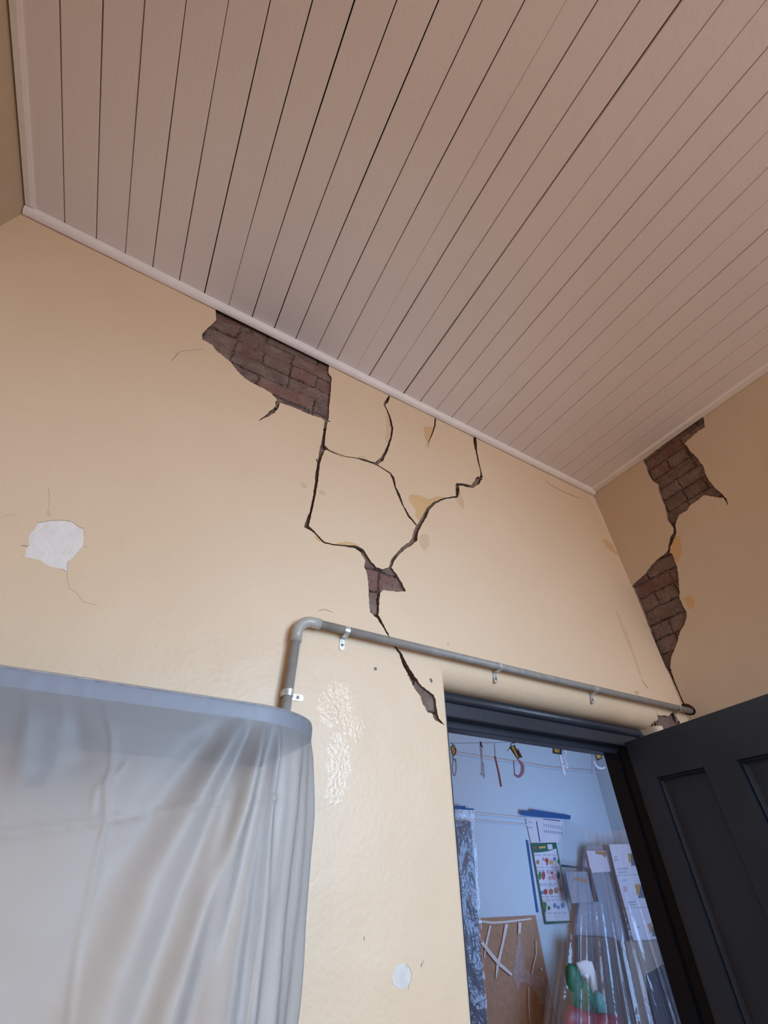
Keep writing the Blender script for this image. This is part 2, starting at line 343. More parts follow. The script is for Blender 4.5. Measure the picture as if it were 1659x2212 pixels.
patchesB = [
 (jag(P([(40,625),(75,632),(150,775),(235,965),(345,1200),(330,1212),(255,1060),(160,880),(95,740),(45,665)], A3), 1.2, 5), 10),
 (jag([(700,1490),(722,1470),(752,1478),(764,1510),(758,1545),(782,1556),(788,1590),(770,1606),(752,1580),(732,1560),(712,1572),(690,1556),(686,1520)], 6, 6), WG),
 (jag([(718,1590),(742,1580),(762,1620),(754,1670),(742,1730),(722,1745),(700,1722),(708,1680),(706,1630)], 6, 6), WG),
 (jag(P([(978,340),(1052,335),(1030,400),(1012,450),(990,425)], A2), 0.5, 3), OC),
 (jag(P([(995,450),(1022,452),(1025,480),(1005,490),(990,475)], A2), 0.5, 3), TN),
 (jag(P([(880,822),(960,830),(1015,858),(1080,835),(1140,845),(1060,890),(1010,935),(975,985),(945,1015),(920,980),(920,930),(885,885),(870,850)], A2), 0.5, 3), OC),
 (jag(P([(1200,845),(1240,790),(1252,830),(1272,890),(1262,935),(1235,900)], A2), 0.5, 3), TN),
 (jag(P([(950,1115),(1000,1103),(1022,1140),(1020,1190),(985,1232),(960,1200),(945,1165)], A2), 0.5, 3), TN),
 (jag(P([(93,735),(120,733),(147,765),(120,783),(100,765)], A2), 0.4, 3), TN),
 (jag(P([(225,795),(250,788),(280,820),(272,833),(230,818)], A2), 0.4, 3), TN),
 (jag(P([(193,1125),(220,1118),(262,1158),(275,1170),(225,1160)], A2), 0.3, 3), OC),
 (jag(P([(350,1172),(420,1160),(475,1168),(525,1192),(480,1198),(380,1186)], A2), 0.3, 3), OC),
 (jag(P([(708,258),(722,260),(742,300),(752,370),(740,415),(712,460),(702,430),(712,350)], A2), 0.3, 3), TN),
 (jag(P([(500,550),(545,543),(598,585),(560,585)], A2), 0.3, 3), TN),
 (jag(P([(300,490),(345,510),(420,550),(380,556),(330,530)], A2), 0.3, 3), TN),
 (jag(P([(1095,700),(1130,690),(1150,745),(1172,860),(1160,850),(1140,790),(1110,740)], A4), 0.3, 3), TN),
 (thin([(272,405),(200,412),(120,420),(92,445),(55,490)], A1, 3), CR),
 (thin([(80,440),(100,430),(95,445),(65,475)], A1, 6), CR),
 (thin([(820,730),(850,765),(960,830),(1080,880),(1140,902)], A5, 5.5), CR),
 (jag(P([(500,800),(600,780),(760,765),(870,770),(950,785),(1020,840),(1100,885),(1110,1000),(1095,1100),(1040,1170),(960,1260),(900,1300),(890,1440),(800,1400),(700,1380),(600,1345),(550,1300),(450,1275),(330,1245),(345,1150),(390,1090),(380,1000),(400,930),(470,870)], W0), 0.8, 4), FI),
 (thin([(480,830),(500,798),(600,776),(760,760),(870,762),(950,780),(1040,845),(1130,875)], W0, 7), CR),
 (thin([(385,1100),(350,1105),(270,1092)], W0, 9), MK), (thin([(320,1200),(280,1250)], W0, 14), TN),
 (thin([(640,300),(655,420),(650,600)], W0, 6), CR), (jag(P([(610,650),(650,600),(672,700),(660,750),(650,700),(615,690)], W0), 0.3, 3), TN),
 (thin([(905,1300),(890,1440),(895,1560),(925,1670),(990,1700),(1060,1790),(1105,1845),(1300,1890)], W0, 6), CR),
 (thin([(800,1402),(890,1445)], W0, 6), MK), (thin([(1100,890),(1130,930),(1115,970)], W0, 10), TN), (thin([(1100,1110),(1175,1118)], W0, 7), CR),
 (thin([(0,735),(80,700),(230,680)], W0, 4), CR),
 (jag(P([(700,1310),(820,1280),(890,1360),(915,1460),(905,1560),(870,1620),(850,1640),(800,1680),(740,1680),(640,1650),(610,1560),(620,1470),(660,1380)], W1), 0.3, 3), OF),
 (thin([(830,1285),(890,1360),(918,1460),(905,1560),(870,1620),(865,1700)], W1, 8), CR), (thin([(612,1490),(625,1600),(700,1660),(765,1690)], W1, 12), TN),
 (thin([(193,850),(186,955)], W1, 11), MK), (thin([(1085,880),(1095,935)], W1, 7), CR), (thin([(1070,1265),(1062,1350)], W1, 14), MK), (thin([(1085,1225),(1095,1300)], W1, 10), MK),
 (jag(P([(205,1368),(222,1378),(270,1480),(310,1590),(345,1690),(375,1790),(392,1845),(360,1780),(318,1660),(278,1570),(238,1470)], A3), 0.3, 3), TN),
 (thin([(378,1820),(400,1850),(420,1880)], A3, 5), CR),
 (jag(P([(118,908),(150,912),(190,950),(228,1018),(180,990),(150,960)], A3), 0.4, 3), OC),
 (thin([(335,1888),(340,1915)], A3, 7), RD), (thin([(350,1885),(352,1920)], A3, 7), RD), (thin([(335,1905),(355,1900)], A3, 5), RD),
 (jag([(808,1441),(814,1442),(814,1448),(808,1448)], 0.3, 3), MK), (jag([(927,1466),(932,1465),(935,1473),(931,1475)], 0.3, 3), MK), (jag([(964,1387),(968,1386),(971,1393),(967,1395)], 0.3, 3), TN),
 (thin([(335,440),(335,465)], A4, 6), MK), (thin([(822,495),(832,502)], A4, 6), MK), (thin([(360,940),(364,944)], (0,0,1), 4), MK),
 (thin([(420,300),(470,285),(530,310)], (560,1230,3.318), 5), CR),
]
toB = lambda p: (lambda v: (v.x, v.z))(onY(p[0], p[1], D))
holesB3 = [[toB(p) for p in h] for h in holesB]
patchB3 = [([toB(p) for p in h], k) for h, k in patchesB]
# door opening in the back wall: lintel soffit height, left and right reveals
OX0, OX1, OZ, RL, RS = 0.920, 2.120, 0.472 + EYE, 0.070, 0.012
FY, BY = 1.29, 1.408           # front and back of the door frame
outlineB = [(XL, 0), (XL, 2.06+EYE), (XR, 2.06+EYE), (XR, 0)]
opening = [(OX0-RS, -0.1), (OX0-RS, OZ+RL), (OX1+0.03, OZ+RL), (OX1+0.03, -0.1)]
bm = bmesh.new()
plaster(bm, outlineB, holesB3 + [opening], patchB3, lambda p: Vector((p[0], D, p[1])), Vector((0,1,0)), 0.016)
# rounded lintel, left arris, right arris
def strip(pa, pb):
    ra = [bm.verts.new(p) for p in pa]; rb = [bm.verts.new(p) for p in pb]
    for k in range(len(pa)-1): bm.faces.new((ra[k], ra[k+1], rb[k+1], rb[k])).smooth = True
def arc(r, n=10): return [(r*math.sin(math.pi/2*k/n), r*(1-math.cos(math.pi/2*k/n))) for k in range(n+1)]
N = 24
for i in range(N):
    xa, xb = (OX0-RS)+(OX1+0.03-OX0+RS)*i/N, (OX0-RS)+(OX1+0.03-OX0+RS)*(i+1)/N
    pr = [(D+q, OZ+RL-s) for s, q in arc(RL)]      # front face -> soffit
    pr.append((FY+0.03, OZ))
    strip([Vector((xa, y, z)) for y, z in pr], [Vector((xb, y, z)) for y, z in pr])
pl = [(OX0-RS+s, D+q) for s, q in arc(RS, 6)] + [(OX0, BY)]
strip([Vector((x, y, 0)) for x, y in pl], [Vector((x, y, OZ+RL)) for x, y in pl])
pr_ = [(OX1+0.03-s, D+q) for s, q in arc(0.03, 6)] + [(OX1, BY)]
strip([Vector((x, y, 0)) for x, y in pr_], [Vector((x, y, OZ+0.004)) for x, y in pr_])
wall_back = obj('wall_back', bm, [M['paint'], M['edge'], M['ochre'], M['tan'], M['filler'], M['mark'], M['crease'], M['redmark'], M['worn_gloss'], M['old_filler'], M['smear']], kind='structure',
    label='cream plastered back wall with branching cracks and bare brick patches')

# ------------------------------------------------------------------ right wall
holesR = [
 jag(P([(385,405),(770,100),(786,188),(740,215),(700,250),(655,290),(690,340),(735,385),(775,440),(785,480),(810,530),(850,580),(890,612),(925,650),(940,702),(905,645),(850,638),(800,630),(775,628),(740,660),(690,692),(670,725),(620,755),(600,800),(592,850),(570,820),(545,790),(540,745),(515,670),(490,600),(485,560),(450,535),(420,490),(405,440)], A3), 0.8, 3.5),
 ribbon(P([(590,835,10),(592,870,15),(572,910,22),(556,960,11),(552,995,16)], A3)),
 jag(P([(550,985),(575,1010),(600,1075),(610,1110),(618,1200),(622,1290),(645,1340),(665,1380),(668,1410),(655,1460),(625,1510),(612,1560),(595,1610),(570,1670),(560,1745),(535,1745),(495,1670),(455,1560),(415,1450),(380,1360),(345,1270),(318,1212),(350,1180),(395,1140),(440,1080),(480,1040),(525,1005)], A3), 0.8, 3.5),
 ribbon(P([(548,1735,22),(565,1780,14),(585,1830,8),(620,1910,6),(652,1985,9)], A3)),
 [(1480 + 18*math.cos(a) + 5, 1532.5 + 12*math.sin(a) + 5*math.cos(a)) for a in [k*math.pi/9 for k in range(18)]],
]
patchesR = [
 (jag(P([(575,920),(600,888),(625,895),(637,960),(630,1010),(612,1060),(595,1062),(580,1020),(558,990),(565,950)], A3), 0.5, 3), OC),
 (jag(P([(645,1290),(690,1273),(720,1310),(715,1357),(680,1362),(665,1340)], A3), 0.5, 3), OC),
 (thin([(470,745),(480,752)], A3, 10), CR), (thin([(430,770),(438,778)], A3, 8), CR), (thin([(295,570),(305,578)], A3, 10), CR), (thin([(655,1540),(662,1548)], A3, 8), MK),
 (thin([(700,2030),(690,2055),(695,2080)], A3, 5), CR),
]
toR = lambda p: (lambda v: (v.y, v.z))(onX(p[0], p[1], XR))
bm = bmesh.new()
plaster(bm, [(D, 0), (D, 2.06+EYE), (-4.5, 2.06+EYE), (-4.5, 0)], [[toR(p) for p in h] for h in holesR], [([toR(p) for p in h], k) for h, k in patchesR],
        lambda p: Vector((XR, p[0], p[1])), Vector((1,0,0)), 0.016)
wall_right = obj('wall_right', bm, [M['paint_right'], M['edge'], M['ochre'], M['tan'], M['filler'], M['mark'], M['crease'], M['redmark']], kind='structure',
    label='cream right side wall with two bare brick patches joined by a crack')

# brickwork behind the plaster: height field of courses with recessed mortar
def brickwork(name, rects, to3, parent, seed, course=0.082, length=0.24):
    rnd = random.Random(seed); bm = bmesh.new(); lay = bm.verts.layers.float_color.new('brick'); st = 0.0045; cache = {}
    def tone(r, c):
        if (r, c) not in cache:
            t = rnd.random()
            base = (0.215, 0.118, 0.095) if t < 0.35 else ((0.195, 0.124, 0.103) if t < 0.75 else (0.21, 0.135, 0.108))
            cache[(r, c)] = (base, rnd.uniform(-0.0035, 0.0035), rnd.uniform(0.82, 1.12), rnd.uniform(-0.006, 0.006))
        return cache[(r, c)]
    for (u0, u1, v0, v1) in rects:
        nu, nv = int((u1-u0)/st), int((v1-v0)/st); g = []
        for j in range(nv+1):
            row = []
            for i in range(nu+1):
                u, v = u0 + i*st, v0 + j*st
                vv = v + 0.003*math.sin(u*17) + 0.0015*math.sin(u*61+v*9)
                r = math.floor(vv/course); off = (0.5*length if r % 2 else 0) + 0.02*math.sin(r*12.9)
                uu = u + off + 0.002*math.sin(v*90)
                ln = length if r % 3 else length/2
                c = math.floor(uu/ln); fv, fu = vv - r*course, uu - c*ln
                base, dz, k, sk = tone(r, c)
                e = min(fv, course-fv, fu, ln-fu) + random.uniform(-0.0012, 0.0012)
                if e < 0.0028: h = 0.009 + random.uniform(-0.001, 0.001); col = (0.15, 0.115, 0.098) if (r*7+c) % 3 else (0.05, 0.036, 0.030)
                else:
                    h = dz + random.uniform(-0.0007, 0.0007); col = tuple(x*k for x in base)
                    if e < 0.006: h += 0.002
                if (r*5+c*3) % 7 == 0 and e < 0.0028: h = 0.016
                vt = bm.verts.new(to3(u, v, h)); vt[lay] = (*col, 1); row.append(vt)
            g.append(row)
        for j in range(nv):
            for i in range(nu):
                bm.faces.new((g[j][i], g[j][i+1], g[j+1][i+1], g[j+1][i]))
    bmesh.ops.recalc_face_normals(bm, faces=bm.faces)
    return obj(name, bm, M['brick'], parent, smooth=False)
def bbox(h, pad=0.03):
    return (min(p[0] for p in h)-pad, max(p[0] for p in h)+pad, min(p[1] for p in h)-pad, max(p[1] for p in h)+pad)
rB = [bbox(holesB3[i]) for i in (0, 7, 9, 17)]
rB[0] = (*rB[0][:3], 2.10+EYE); rB[3] = (OX1+0.01, XR, rB[3][2], rB[3][3]); rB[2] = (rB[2][0], 0.915, rB[2][2], rB[2][3])
brickwork('brickwork', rB, lambda u, v, h: Vector((u, D+0.013+h, v)), wall_back, 3, 0.094, 0.27)
hr = [[toR(p) for p in holesR[i]] for i in (0, 2)]
rR = [bbox(h) for h in hr]; rR = [(a, min(b, D+0.01), c, min(d, 2.09+EYE)) for a, b, c, d in rR]
brickwork('brickwork', rR, lambda u, v, h: Vector((XR+0.013+h, u, v)), wall_right, 8)
# masonry core of both walls
bm = bmesh.new()
box(bm, (XL-0.3, D+0.0235, 0), (OX0-0.001, BY, 3.9)); box(bm, (OX1+0.001, D+0.0235, 0), (XR+0.3, BY, OZ+0.05)); box(bm, (OX0-0.001, D+0.0235, OZ+0.05+0.025), (XR+0.3, BY, 3.9))
box(bm, (OX0-0.001, FY+0.02, OZ+0.001), (OX1+0.001, BY, OZ+0.05))
obj('masonry_core', bm, M['core'], wall_back)
bm = bmesh.new(); box(bm, (XR+0.0235, -4.5, 0), (XR+0.25, D+0.034, 3.9)); obj('masonry_core', bm, M['core'], wall_right)

bm = bmesh.new(); box(bm, (XL-0.2, -4.5, 0), (XL, D+0.2, 2.06+EYE))
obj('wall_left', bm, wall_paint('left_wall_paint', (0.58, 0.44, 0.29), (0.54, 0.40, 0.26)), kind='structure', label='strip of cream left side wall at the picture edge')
bm = bmesh.new(); box(bm, (-4, -6, -0.1), (8, 6, 0)); obj('floor', bm, M['floor'], kind='structure', label='brown wooden floor')

# ------------------------------------------------------------------ ceiling
SX = [-0.899,-0.782,-0.668,-0.556,-0.442,-0.33,-0.216,-0.103,0.01,0.123,0.239,0.354,0.465,0.549,0.662,0.773,0.884,0.998,1.11,1.222,1.334,1.449,1.562,1.673,1.789,1.903,2.017,2.126,2.236]
SW = [2.6,3.0,2.8,2.6,2.6,3.0,2.4,3.4,2.8,3.0,2.2,2.8,0.9,3.6,2.6,5.0,3.2,2.8,2.8,2.2,3.2,2.6,1.5,3.4,2.8,1.3,2.8,2.6,3.4]
bm = bmesh.new()
edges = [XL+0.001] + SX + [XR-0.001]; ww = [0] + [q*1.35 for q in SW] + [0]
for i in range(len(edges)-1):
    x0, x1 = edges[i] + ww[i]*0.0005, edges[i+1] - ww[i+1]*0.0005
    dz = random.uniform(-0.0012, 0.0012); c = 0.0012
    seg = 36; ys = [D-0.001 - (D+4.5)*k/seg for k in range(seg+1)]
    prof = [(0, 0.014), (0, c), (c, 0), (x1-x0-c, 0), (x1-x0, c), (x1-x0, 0.014)]
    ph = random.uniform(0, 6)
    wob = lambda y: 0.0006*math.sin(y*2.3+ph) + 0.0004*math.sin(y*7+ph*2)
    # long gap of one seam opens and closes along its run
    ring = []
    for y in ys:
        e0 = wob(y); e1 = 0.0006*math.sin(y*2.9+ph*3)
        ring.append([bm.verts.new((x0 + px + (e0 if px < 0.01 else e1), y, ZC + dz + pz)) for px, pz in prof])
    for a, b in zip(ring, ring[1:]):
        for k in range(5): bm.faces.new((a[k], a[k+1], b[k+1], b[k]))
ceiling = obj('ceiling', bm, M['board'], kind='structure', label='pinkish cream painted board ceiling with dark seams')
bm = bmesh.new(); box(bm, (XL-0.3, -4.5, ZC+0.015), (XR+0.3, D+0.3, ZC+0.10)); obj('ceiling_backing', bm, M['cavity'], ceiling)
# cornice: quarter round on the back wall, flatter strips at the sides
bm = bmesh.new()
def q(i, p):
    x = p; dy = 0.0009*math.sin(x*9)+0.0007*math.sin(x*23)
    pts = []
    for k in range(9):
        a = math.pi/2*k/8
        pts.append(Vector((x, D-0.0035-0.031*math.sin(a)+dy*0.6, ZC-0.034+0.034*(1-math.cos(a))+dy*0.8)))
    pts.append(Vector((x, D-0.0035, ZC+0.001)))
    return pts
sweep(bm, q, [XL+0.004+(XR-XL-0.008)*i/60 for i in range(61)])
obj('trim_1', bm, M['trim'], smooth=False, kind='structure', label='quarter-round cornice between ceiling and back wall')
for nm, x0, x1 in (('trim_2', XR-0.047, XR-0.0025), ('trim_3', XL+0.0065, XL+0.037)):
    bm = bmesh.new()
    xs0, xs1 = x0, x1
    pf = [(x0, 0), (x0+ (0.004 if nm == 'trim_2' else 0), -0.007), (x0+0.012 if nm == 'trim_2' else x1-0.012, -0.012), ((x1) if nm == 'trim_2' else x1, -0.016 if nm == 'trim_2' else -0.006), (x1, 0)]
    if nm == 'trim_3': pf = [(x0, 0), (x0, -0.014), (x1-0.012, -0.012), (x1, -0.006), (x1, 0)]
    sweep(bm, lambda i, y: [Vector((x, y, ZC+z+0.001)) for x, z in pf], [D-0.036, -1.0, -4.5])
    bmesh.ops.recalc_face_normals(bm, faces=bm.faces)
    obj(nm, bm, M['trim'], kind='structure', label='narrow ceiling strip along the %s wall' % ('right' if nm == 'trim_2' else 'left'))

# ------------------------------------------------------------------ door frame and leaf
fr = empty('door_1', ((OX0+OX1)/2, FY, 0), label='navy grey door frame with rounded head mouldings in the back wall opening', kind='structure')
IX0, IX1, HZ = 1.000, 1.958, 0.390 + EYE
SZ = 0.366 + EYE
bm = bmesh.new()      # head: front member, rebate, stop
box(bm, (OX0, FY, HZ), (OX1, FY+0.05, OZ)); box(bm, (OX0, FY+0.05, SZ), (OX1, BY, OZ-0.001))
bevel(bm, 0.004, 2)
obj('head', bm, M['navy'], fr)
bm = bmesh.new()      # jambs
box(bm, (OX0, FY, 0), (IX0-0.012, FY+0.05, HZ)); box(bm, (OX0, FY+0.05, 0), (IX0, BY, SZ+0.01)); bevel(bm, 0.003, 2)
obj('jamb', bm, M['navy'], fr)
bm = bmesh.new()
box(bm, (IX1+0.018, FY, 0), (OX1, FY+0.05, HZ)); box(bm, (IX1, FY+0.05, 0), (OX1, BY, SZ+0.01)); bevel(bm, 0.003, 2)
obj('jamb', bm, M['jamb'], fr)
bm = bmesh.new()      # bead round the outside of the frame
br = 0.017
cx, cz = OX1-br-0.004, OZ-br-0.002
path = [Vector((OX0+0.002, FY-0.004, cz))] + [Vector((cx-0.03, FY-0.004, cz))]
path += [Vector((cx-0.03+0.03*math.sin(a), FY-0.004, cz-0.03+0.03*math.cos(a))) for a in [math.pi/2*k/8 for k in range(1, 9)]] + [Vector((cx, FY-0.004, 0.02))]
tube(bm, path, br, 16)
obj('bead', bm, M['navy'], fr, smooth=True)
# leaf
ang = math.radians(20); hp = Vector((1.970, 1.292, 0)); dv = Vector((-math.sin(ang), -math.cos(ang), 0)); nv = Vector((math.cos(ang), -math.sin(ang), 0))
LW, LT, LZ0, LZ1 = 0.893, 0.040, 0.012, 0.405 + EYE
leaf = empty('door_leaf', hp, label='open dark navy grey panelled door swung into the room', cat='door')
def L(t, z, n): return hp + dv*t + nv*n + Vector((0,0,z))
ts = [0, 0.117, 0.376, 0.517, 0.776, LW]; zs = [LZ0, 0.25, 0.78, 0.98, 0.256+EYE, LZ1]
bm = bmesh.new()
def lbox(t0, t1, z0, z1, n0, n1):
    v = [bm.verts.new(L(t, z, n)) for t, z, n in ((t0,z0,n0),(t1,z0,n0),(t1,z0,n1),(t0,z0,n1),(t0,z1,n0),(t1,z1,n0),(t1,z1,n1),(t0,z1,n1))]
    for f in ((0,3,2,1),(4,5,6,7),(0,1,5,4),(1,2,6,5),(2,3,7,6),(3,0,4,7)): bm.faces.new([v[i] for i in f])
for a, b in ((0,1),(2,3),(4,5)): lbox(ts[a], ts[b], zs[0], zs[5], 0, LT)
for a, b in ((0,1),(2,3),(4,5)):
    for c, d in ((1,2),(3,4)): lbox(ts[c], ts[d], zs[a], zs[b], 0, LT)
bmesh.ops.recalc_face_normals(bm, faces=bm.faces); bevel(bm, 0.0015, 1)
obj('stiles_and_rails', bm, M['leaf'], leaf)
for c, d in ((1,2),(3,4)):
    for a, b in ((1,2),(3,4)):
        bm = bmesh.new(); t0, t1, z0, z1 = ts[c], ts[d], zs[a], zs[b]
        prev = None
        for ins, n in ((0, 0.0005), (0.0005, 0.018), (0.006, 0.020), (0.009, 0.010), (0.012, 0.020), (0.018, 0.0235)):
            r = [bm.verts.new(L(t, z, n)) for t, z in ((t0+ins,z0+ins),(t1-ins,z0+ins),(t1-ins,z1-ins),(t0+ins,z1-ins))]
            if prev:
                for k in range(4): bm.faces.new((prev[k], prev[(k+1)%4], r[(k+1)%4], r[k]))
            prev = r
        bm.faces.new(prev)
        lbox(t0-0.003, t1+0.003, z0-0.003, z1+0.003, 0.0245, 0.032)
        bmesh.ops.recalc_face_normals(bm, faces=bm.faces)
        obj('panel', bm, M['leaf'], leaf)
for z in (0.25, 1.0, 1.78):
    bm = bmesh.new(); p = hp + nv*0.008 + dv*(-0.004); tube(bm, [p+Vector((0,0,z-0.04)), p+Vector((0,0,z+0.04))], 0.006, 10)
    obj('hinge', bm, M['navy'], leaf, smooth=True)
bm = bmesh.new()
kp = L(LW-0.06, 1.02, 0); tube(bm, [kp, kp-nv*0.02, kp-nv*0.035, kp-nv*0.05, kp-nv*0.06], [0.010, 0.010, 0.022, 0.026, 0.012], 16)
obj('door_knob', bm, M['zinc'], leaf, smooth=True)

# ------------------------------------------------------------------ pipe with elbow and clips
PY, PR = D-0.029, 0.0135
vx = onY(640.5, 1376, PY).x; vx2 = onY(617.3, 1522, PY).x; hz = (onY(689.6, 1348.3, PY).z + onY(1460.7, 1531, PY).z)/2; hz0 = onY(689.6,1348.3,PY).z; hz1 = onY(1478,1532.5,PY).z
pipe = empty('conduit_pipe', (vx2, PY, 0.0), label='grey plastic pipe rising up the wall then running over the doorway', cat='pipe')
bm = bmesh.new(); tube(bm, [(vx2-0.002, PY, 0.01), (vx2, PY, 1.0), (vx, PY, hz-0.03)], PR, 24); obj('upright_pipe', bm, M['pvc'], pipe, smooth=True)
bm = bmesh.new(); tube(bm, [(vx+0.03, PY, hz0), ((vx+XR)/2, PY-0.001, (hz0+hz1)/2-0.003), (XR+0.05, PY, hz1)], PR, 24); obj('horizontal_pipe', bm, M['pvc'], pipe, smooth=True)
bm = bmesh.new(); er = 0.042; ez = hz0
pts = [Vector((vx, PY, ez-er-0.028)), Vector((vx, PY, ez-er))] + [Vector((vx+er-er*math.cos(a), PY, ez-er+er*math.sin(a))) for a in [math.pi/2*k/10 for k in range(1,11)]] + [Vector((vx+er+0.028, PY, ez))]
tube(bm, pts, PR+0.0032, 24); obj('elbow', bm, M['fitting'], pipe, smooth=True)
def clip(px, py, vertical, matl, label, sgn=1):
    c = onY(px, py, PY)
    if vertical: c.x = vx2 + (vx-vx2)*max(0, min(1, (c.z-1.78)/0.17))
    else: c.z = hz0 + (hz1-hz0)*(c.x-vx)/(XR-vx) - 0.002
    o = empty('pipe_clip', (c.x, D, c.z), label=label, cat='pipe clip', group='metal clips holding the grey pipe')
    bm = bmesh.new(); w = 0.0085; th = 0.0012
    # strap profile in (s, y): from back to wall round pipe, then tab on the wall
    prof = []
    for k in range(17):
        a = math.radians(-80 + 260*k/16); prof.append((-(PR+0.0008)*math.sin(a-math.pi/2)*1.0, PY-(PR+0.0008)*math.cos(a-math.pi/2)))
    prof = [(-(PR+0.001), D-0.002)] + [((PR+0.001)*-math.cos(b), PY-(PR+0.001)*math.sin(b)) for b in [math.pi*k/14 for k in range(15)]] + [(PR+0.001, D-0.006), (PR+0.004, D-0.0025), (PR+0.034, D-0.0025)]
    a, b = [], []
    for s, y in prof:
        for lst, off in ((a, -w), (b, w)):
            lst.append(bm.verts.new((c.x + s, y, c.z + off) if vertical else (c.x + off, y, c.z - s)))
    for k in range(len(prof)-1): bm.faces.new((a[k], a[k+1], b[k+1], b[k]))
    # rounded tab end
    ex = []
    for k in range(7):
        t = math.pi*k/6; s = PR+0.034 + w*0.8*math.sin(t); off = -w*math.cos(t)
        ex.append(bm.verts.new((c.x+s, D-0.0025, c.z+off) if vertical else (c.x+off, D-0.0025, c.z-s)))
    bm.faces.new(ex)
    obj_ = obj('strap', bm, matl, o)
    md = obj_.modifiers.new('thickness', 'SOLIDIFY'); md.thickness = th; md.offset = 0
    bm = bmesh.new(); s = PR+0.024
    q = (c.x+s, c.z) if vertical else (c.x, c.z-s)
    tube(bm, [(q[0], D-0.003, q[1]), (q[0], D-0.0052, q[1]), (q[0], D-0.006, q[1])], [0.0042, 0.0042, 0.0022], 12); obj('screw', bm, M['screw'], o, smooth=False)
clip(622, 1497, True, M['zinc'], 'shiny pipe clip with its tab to the right, on the upright pipe')
clip(748, 1366, False, M['zinc'], 'shiny pipe clip on the horizontal pipe just right of the elbow')
clip(1078, 1446, False, M['zinc'], 'pipe clip above the doorway, left one over the frame')
clip(1286, 1494, False, M['zinc'], 'pipe clip above the doorway, right one over the frame')
clip(1466, 1534, False, M['dull_zinc'], 'dull dirty pipe clip beside the bare brick at the right wall corner')

# ------------------------------------------------------------------ shelf and the plastic sheet hanging from it
SY, SCX, SCR = 0.75, 0.176, 0.15; SCY = SY+SCR; SZ1, SZ0 = 0.1945+EYE, 0.1705+EYE
shelf = empty('shelf', (-0.4, D, SZ0), label='blue grey shelf with a rounded corner on the back wall under the plastic sheet', cat='shelf')
per = [(-1.03, SY), (SCX, SY)] + [(SCX+SCR*math.sin(a), SCY-SCR*math.cos(a)) for a in [math.pi/2*k/16 for k in range(1,17)]] + [(SCX+SCR, D-0.001), (-1.03, D-0.001)]
bm = bmesh.new(); lo = [bm.verts.new((x, y, SZ0)) for x, y in per]; hi = [bm.verts.new((x, y, SZ1)) for x, y in per]
bm.faces.new(lo[::-1]); bm.faces.new(hi)
for k in range(len(per)): bm.faces.new((lo[k], lo[(k+1)%len(per)], hi[(k+1)%len(per)], hi[k]))
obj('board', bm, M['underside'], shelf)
bm = bmesh.new(); fp = per[:-2]; rings = []
for z in (SZ0+0.0003, SZ1-0.0003):
    rings.append([bm.verts.new((x, y, z)) for x, y in [(p[0]+(p[0]-SCX)/SCR*0.0012 if i > 1 else p[0], p[1]+((p[1]-SCY)/SCR*0.0012 if i > 1 else -0.0012)) for i, p in enumerate(fp)]])
for k in range(len(fp)-1): bm.faces.new((rings[0][k], rings[0][k+1], rings[1][k+1], rings[1][k]))
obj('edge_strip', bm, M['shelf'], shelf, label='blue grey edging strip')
for x in (-0.118, -0.85):
    bm = bmesh.new()
    pts = [(D-0.001, SZ0-0.001), (SY+0.09, SZ0-0.001), (SY+0.09, SZ0-0.03), (D-0.05, SZ0-0.07), (D-0.001, SZ0-0.07)]
    a = [bm.verts.new((x-0.014, y, z)) for y, z in pts]; b = [bm.verts.new((x+0.014, y, z)) for y, z in pts]
    bm.faces.new(a); bm.faces.new(b[::-1])
    for k in range(5): bm.faces.new((a[k], b[k], b[(k+1)%5], a[(k+1)%5]))
    bmesh.ops.recalc_face_normals(bm, faces=bm.faces); obj('bracket', bm, M['bracket'], shelf)
# sheet: u runs along the front edge and round the corner, v runs down
def creaseline(pts): return [(lambda q: (q.x, q.z))(onY(x, y, SY)) for x, y in pts]
folds = [  # fan of soft folds from the rounded corner; (points px), half width m, depth m
 (creaseline([(520,1560),(440,1700),(330,1900),(215,2212)]), 0.020, 0.012),
 (creaseline([(545,1562),(480,1700),(385,1950),(290,2212)]), 0.014, -0.010),
 (creaseline([(570,1565),(520,1750),(440,1960),(350,2212)]), 0.012, 0.013),
 (creaseline([(590,1568),(550,1750),(500,1960),(420,2212)]), 0.013, -0.012),
 (creaseline([(605,1570),(580,1760),(560,1960),(530,2212)]), 0.007, 0.014),
 (creaseline([(480,1556),(370,1700),(240,1900),(90,2212)]), 0.026, -0.010),
 (creaseline([(150,1500),(165,1560),(175,1640)]), 0.012, -0.006),
 (creaseline([(60,1495),(62,1560),(50,1660)]), 0.008, 0.005),
]
sharp = [(creaseline([(-100,1820),(0,1803),(100,1793),(228,1773),(330,1756),(420,1738),(520,1728),(600,1725)]), 0.0022, 0.0028),
 (creaseline([(205,1480),(232,1545),(242,1600),(240,1660),(228,1690),(228,1775),(200,1900),(165,2070),(148,2212)]), 0.0022, 0.0026),
 (creaseline([(270,1655),(240,1685),(205,1705),(200,1750)]), 0.002, 0.0022),
 (creaseline([(195,1450),(210,1480),(222,1500)]), 0.002, 0.002),
 (creaseline([(95,1480),(120,1470),(130,1500),(140,1560)]), 0.002, 0.002)]
def dist(p, line):
    best = (9, 0)
    for i, (a, b) in enumerate(zip(line, line[1:])):
        ax, ay = a; bx, by = b; dx, dy = bx-ax, by-ay; t = max(0, min(1, ((p[0]-ax)*dx+(p[1]-ay)*dy)/(dx*dx+dy*dy)))
        d = math.hypot(p[0]-ax-dx*t, p[1]-ay-dy*t)
        if d < best[0]: best = (d, (i+t)/(len(line)-1))
    return best
from mathutils import noise
us = []
x = -1.02
while x < -0.25: us.append(x); x += 0.02
